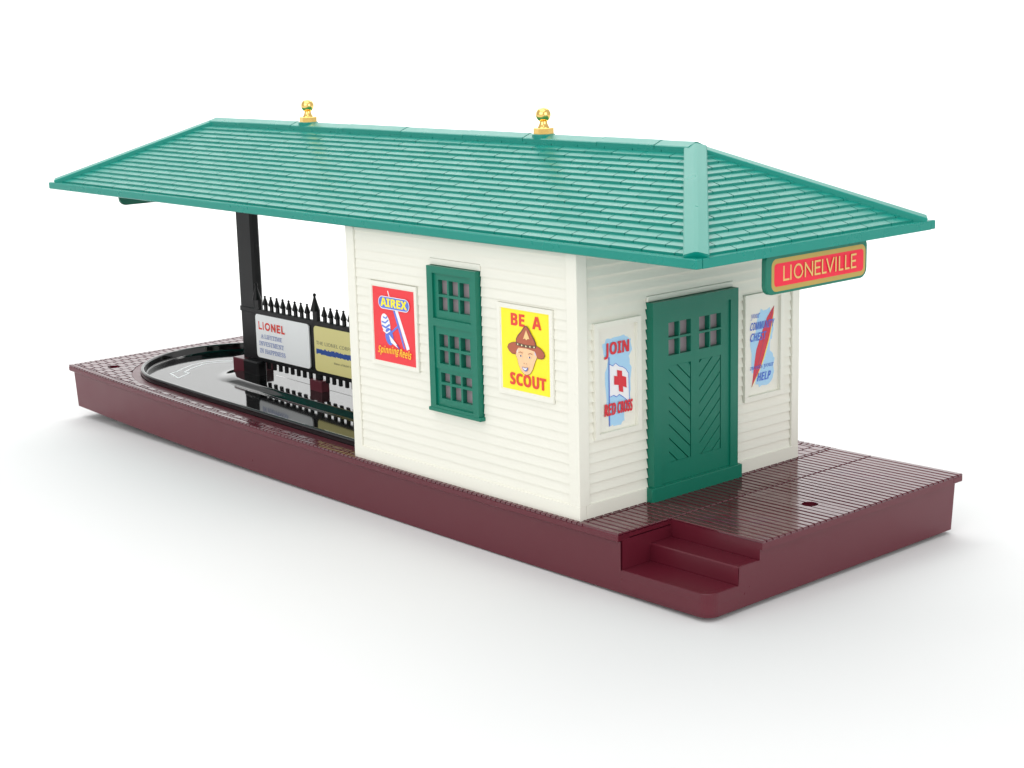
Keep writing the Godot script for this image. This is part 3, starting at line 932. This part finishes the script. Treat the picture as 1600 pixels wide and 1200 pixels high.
	for i in cuts.size() - 1:
		var w := mb()
		var xa: float = cuts[i] + 0.012; var xb: float = cuts[i + 1] - 0.012
		var dy := 0.012 * (i % 2)
		var prof := [[0.40, -0.34], [0.395, -0.155], [0.36, -0.125], [0.06, -0.012], [0.0, 0.0], [-0.06, -0.012], [-0.36, -0.125], [-0.395, -0.155], [-0.40, -0.34]]
		for j in prof.size() - 1:
			w.quad(Vector3(xa, 13.125 + dy + prof[j][1], ZR + prof[j][0]), Vector3(xb, 13.125 + dy + prof[j][1], ZR + prof[j][0]), Vector3(xb, 13.125 + dy + prof[j + 1][1], ZR + prof[j + 1][0]), Vector3(xa, 13.125 + dy + prof[j + 1][1], ZR + prof[j + 1][0]))
		for xx in [xa, xb]:
			for j in range(1, prof.size() - 1):
				w.tri(Vector3(xx, 13.125 + dy + prof[0][1], ZR + prof[0][0]), Vector3(xx, 13.125 + dy + prof[j][1], ZR + prof[j][0]), Vector3(xx, 13.125 + dy + prof[j + 1][1], ZR + prof[j + 1][0]))
		put("ridge_cap", w, M.roof, rf)
	for x in [-7.18, 6.75]:
		var w := mb()
		w.lathe([[0.40, 12.5], [0.40, 13.10], [0.385, 13.13], [0.0, 13.132]], Vector3(x, 0, ZR), 28)
		put("boss", w, M.roof, rf)

func name_signs(st: Node3D):
	var gold := Color(0.70, 0.60, 0.30); var red := Color(0.90, 0.10, 0.22)
	for e in 2:
		var b := END if e == 0 else LEFTW
		var off := Vector3(18.55, 0, 0) if e == 0 else Vector3(-18.86, 0.15, 0)
		var c2 := -0.9 if e == 0 else 0.9      # centre along the board
		var m := mb(b, off)
		m.slab(rounded(c2 - 2.365, 9.07, c2 + 2.365, 10.34, 0.30), 0.0, -0.16, 0.02)
		var p := put("name_sign", m, M.green, st, "red and gold name sign under the right-hand eave" if e == 0 else "name sign under the far left eave, seen from behind")
		var s := sheet(b, off)
		s.ink(rounded(c2 - 2.12, 9.15, c2 + 2.28, 10.10, 0.22), gold)
		s.ink(rounded(c2 - 2.00, 9.29, c2 + 2.18, 9.96, 0.12), red)
		var bx := []
		for q in [[300, 382], [388, 414], [436, 560], [580, 694], [715, 798], [815, 880], [872, 990], [998, 1024], [1052, 1116], [1140, 1205], [1225, 1302]]:
			bx.append([c2 - 1.60 + (q[0] - 300) * 0.00338, c2 - 1.60 + (q[1] - 300) * 0.00338])
		s.caps("LIONELVILLE", bx, 9.425, 9.865, 0.056, Color(0.86, 0.72, 0.42))
		put("print", s.m, M.paper, p)

func finials(st: Node3D):
	for x in [-7.18, 6.75]:
		var m := mb()
		m.lathe([[0.205, 13.33], [0.20, 13.36], [0.165, 13.42], [0.14, 13.48], [0.13, 13.54], [0.13, 13.60]], Vector3(x, 0, ZR), 32)
		var f := put("finial", m, M.brass, st, "small polished brass ball finial at the far left of the ridge" if x < 0 else "small polished brass ball finial near the middle of the ridge")
		var ball := mb()
		var prof := []
		for i in 25:
			var t := -PI / 2 + PI * i / 24.0
			prof.append([maxf(0.258 * cos(t), 0.0), 13.775 + 0.258 * sin(t)])
		ball.lathe(prof, Vector3(x, 0, ZR), 40)
		put("ball", ball, M.brass, f)
		var nut := mb(FLAT)
		nut.slab(circle(Vector2(ZR, x), 0.345, -1.0, 0.30, 6), 13.335, 13.13, 0.02)
		put("hex_nut", nut, M.brass, f)

# ---------------------------------------------------------------- post and fence

func fence(st: Node3D):
	var po := mb()
	po.box(Vector3(-12.73, 2.0, 0.65), Vector3(-11.50, 10.32, 1.10), 0.10)
	var post := put("roof_post", po, M.black, st, "square black post holding up the open end of the roof")
	var pd := mb()
	pd.box(Vector3(-13.05, 1.72, 0.30), Vector3(-11.55, 2.80, 1.42), 0.03)
	put("pedestal", pd, M.maroon, post)
	var ft := mb()
	ft.box(Vector3(-12.0, 1.72, 1.10), Vector3(-10.85, 2.86, 1.58), 0.06)
	put("fence_clamp", ft, M.black, post)
	ft = mb()
	ft.box(Vector3(-12.70, 4.86, 1.0), Vector3(-11.36, 5.08, 1.13), 0.02)
	put("rail_bracket", ft, M.black, post)
	var z := 1.2
	var m := mb()
	m.box(Vector3(-11.35, 4.88, z - 0.10), Vector3(2.2, 5.10, z + 0.05), 0.015)
	m.box(Vector3(-11.35, 2.84, z - 0.10), Vector3(2.2, 3.02, z + 0.05), 0.015)
	m.box(Vector3(-11.35, 3.0, z - 0.08), Vector3(2.2, 4.9, z - 0.02), 0.0)
	var fe := put("fence", m, M.black, st, "black picket fence carrying advertising boards between post and house")
	var x := -11.2
	for k in 4:
		var tp := mb()
		tp.box(Vector3(x - 0.17, 2.45, z - 0.14), Vector3(x + 0.17, 5.52, z + 0.045), 0.03)
		tp.lathe([[0.21, 5.50], [0.12, 5.80], [0.045, 6.08], [0.04, 6.10]], Vector3(x, 0, z), 4 * 4)
		tp.lathe([[0.0, 6.07], [0.055, 6.10], [0.075, 6.15], [0.055, 6.21], [0.0, 6.24]], Vector3(x, 0, z), 14)
		put("fence_post", tp, M.black, fe)
		if k < 3:
			for i in 8:
				var xx := x + 0.60 + 0.444 * i
				var p := mb()
				p.box(Vector3(xx - 0.085, 2.55, z - 0.095), Vector3(xx + 0.085, 5.34, z + 0.01), 0.01)
				p.lathe([[0.0, 5.30], [0.12, 5.33], [0.13, 5.37], [0.05, 5.62], [0.035, 5.65]], Vector3(xx, 0, z - 0.02), 8)
				p.lathe([[0.0, 5.63], [0.05, 5.66], [0.055, 5.70], [0.0, 5.74]], Vector3(xx, 0, z - 0.02), 8)
				put("picket", p, M.black, fe)
		if k > 0:
			var cl := mb()
			cl.box(Vector3(x - 0.42, 2.1, z - 0.25), Vector3(x + 0.42, 2.62, z + 0.18), 0.03)
			put("fence_clip", cl, M.maroon, fe)
		x += 4.31
	# the boards
	var red := Color(0.90, 0.22, 0.16); var blue := Color(0.42, 0.50, 0.75)
	for k in 3:
		var xa := -11.33 + 4.33 * k
		var s := sheet(FRONT, Vector3(0, 0, z + 0.055))
		var base := Color(0.96, 0.965, 0.97) if k == 0 else Color(0.90, 0.86, 0.58) if k == 1 else Color(0.90, 0.91, 0.92)
		s.m.col = base.srgb_to_linear()
		s.m.slab(rounded(xa, 3.0, xa + 3.97, 4.89, 0.16), 0.0, -0.06, 0.01)
		if k == 0:
			s.caps("LIONEL", [[-11.10, -10.84], [-10.79, -10.69], [-10.60, -10.20], [-10.11, -9.79], [-9.69, -9.43], [-9.34, -9.10]], 4.24, 4.59, 0.075, red)
			s.letters("A LIFETIME", Vector2(-10.92, 3.88), Vector2(-9.33, 4.06), blue, "Droid Serif", false)
			s.letters("INVESTMENT", Vector2(-11.07, 3.56), Vector2(-9.22, 3.75), blue, "Droid Serif", false)
			s.letters("IN HAPPINESS", Vector2(-11.05, 3.24), Vector2(-9.12, 3.43), blue, "Droid Serif", false)
		elif k == 1:
			s.letters("THE LIONEL CORPORATION", Vector2(-6.85, 4.13), Vector2(-3.35, 4.27), Color(0.22, 0.22, 0.26), "Droid Sans", false)
			var rng := RandomNumberGenerator.new()
			rng.seed = 8
			var up := PackedVector2Array(); var dn := PackedVector2Array()
			var xx := -6.87
			while xx < -3.35:
				var st2 := 0.05 + rng.randf() * 0.12
				var hy := 3.98 - rng.randf() * 0.05; var ly := 3.72 + rng.randf() * 0.05
				up.append(Vector2(xx, hy)); up.append(Vector2(xx + st2 - 0.004, hy))
				dn.append(Vector2(xx, ly)); dn.append(Vector2(xx + st2 - 0.004, ly))
				xx += st2
			dn.reverse()
			up.append_array(dn)
			s.ink(up, Color(0.08, 0.27, 0.60))
			s.letters("Makers of Model Trains", Vector2(-5.65, 3.44), Vector2(-4.25, 3.53), Color(0.30, 0.30, 0.30), "Droid Sans", false)
		put("sign_board", s.m, M.paper, fe, ["white advertising board with red and blue lettering", "pale yellow advertising board with a blue band", ""][k])
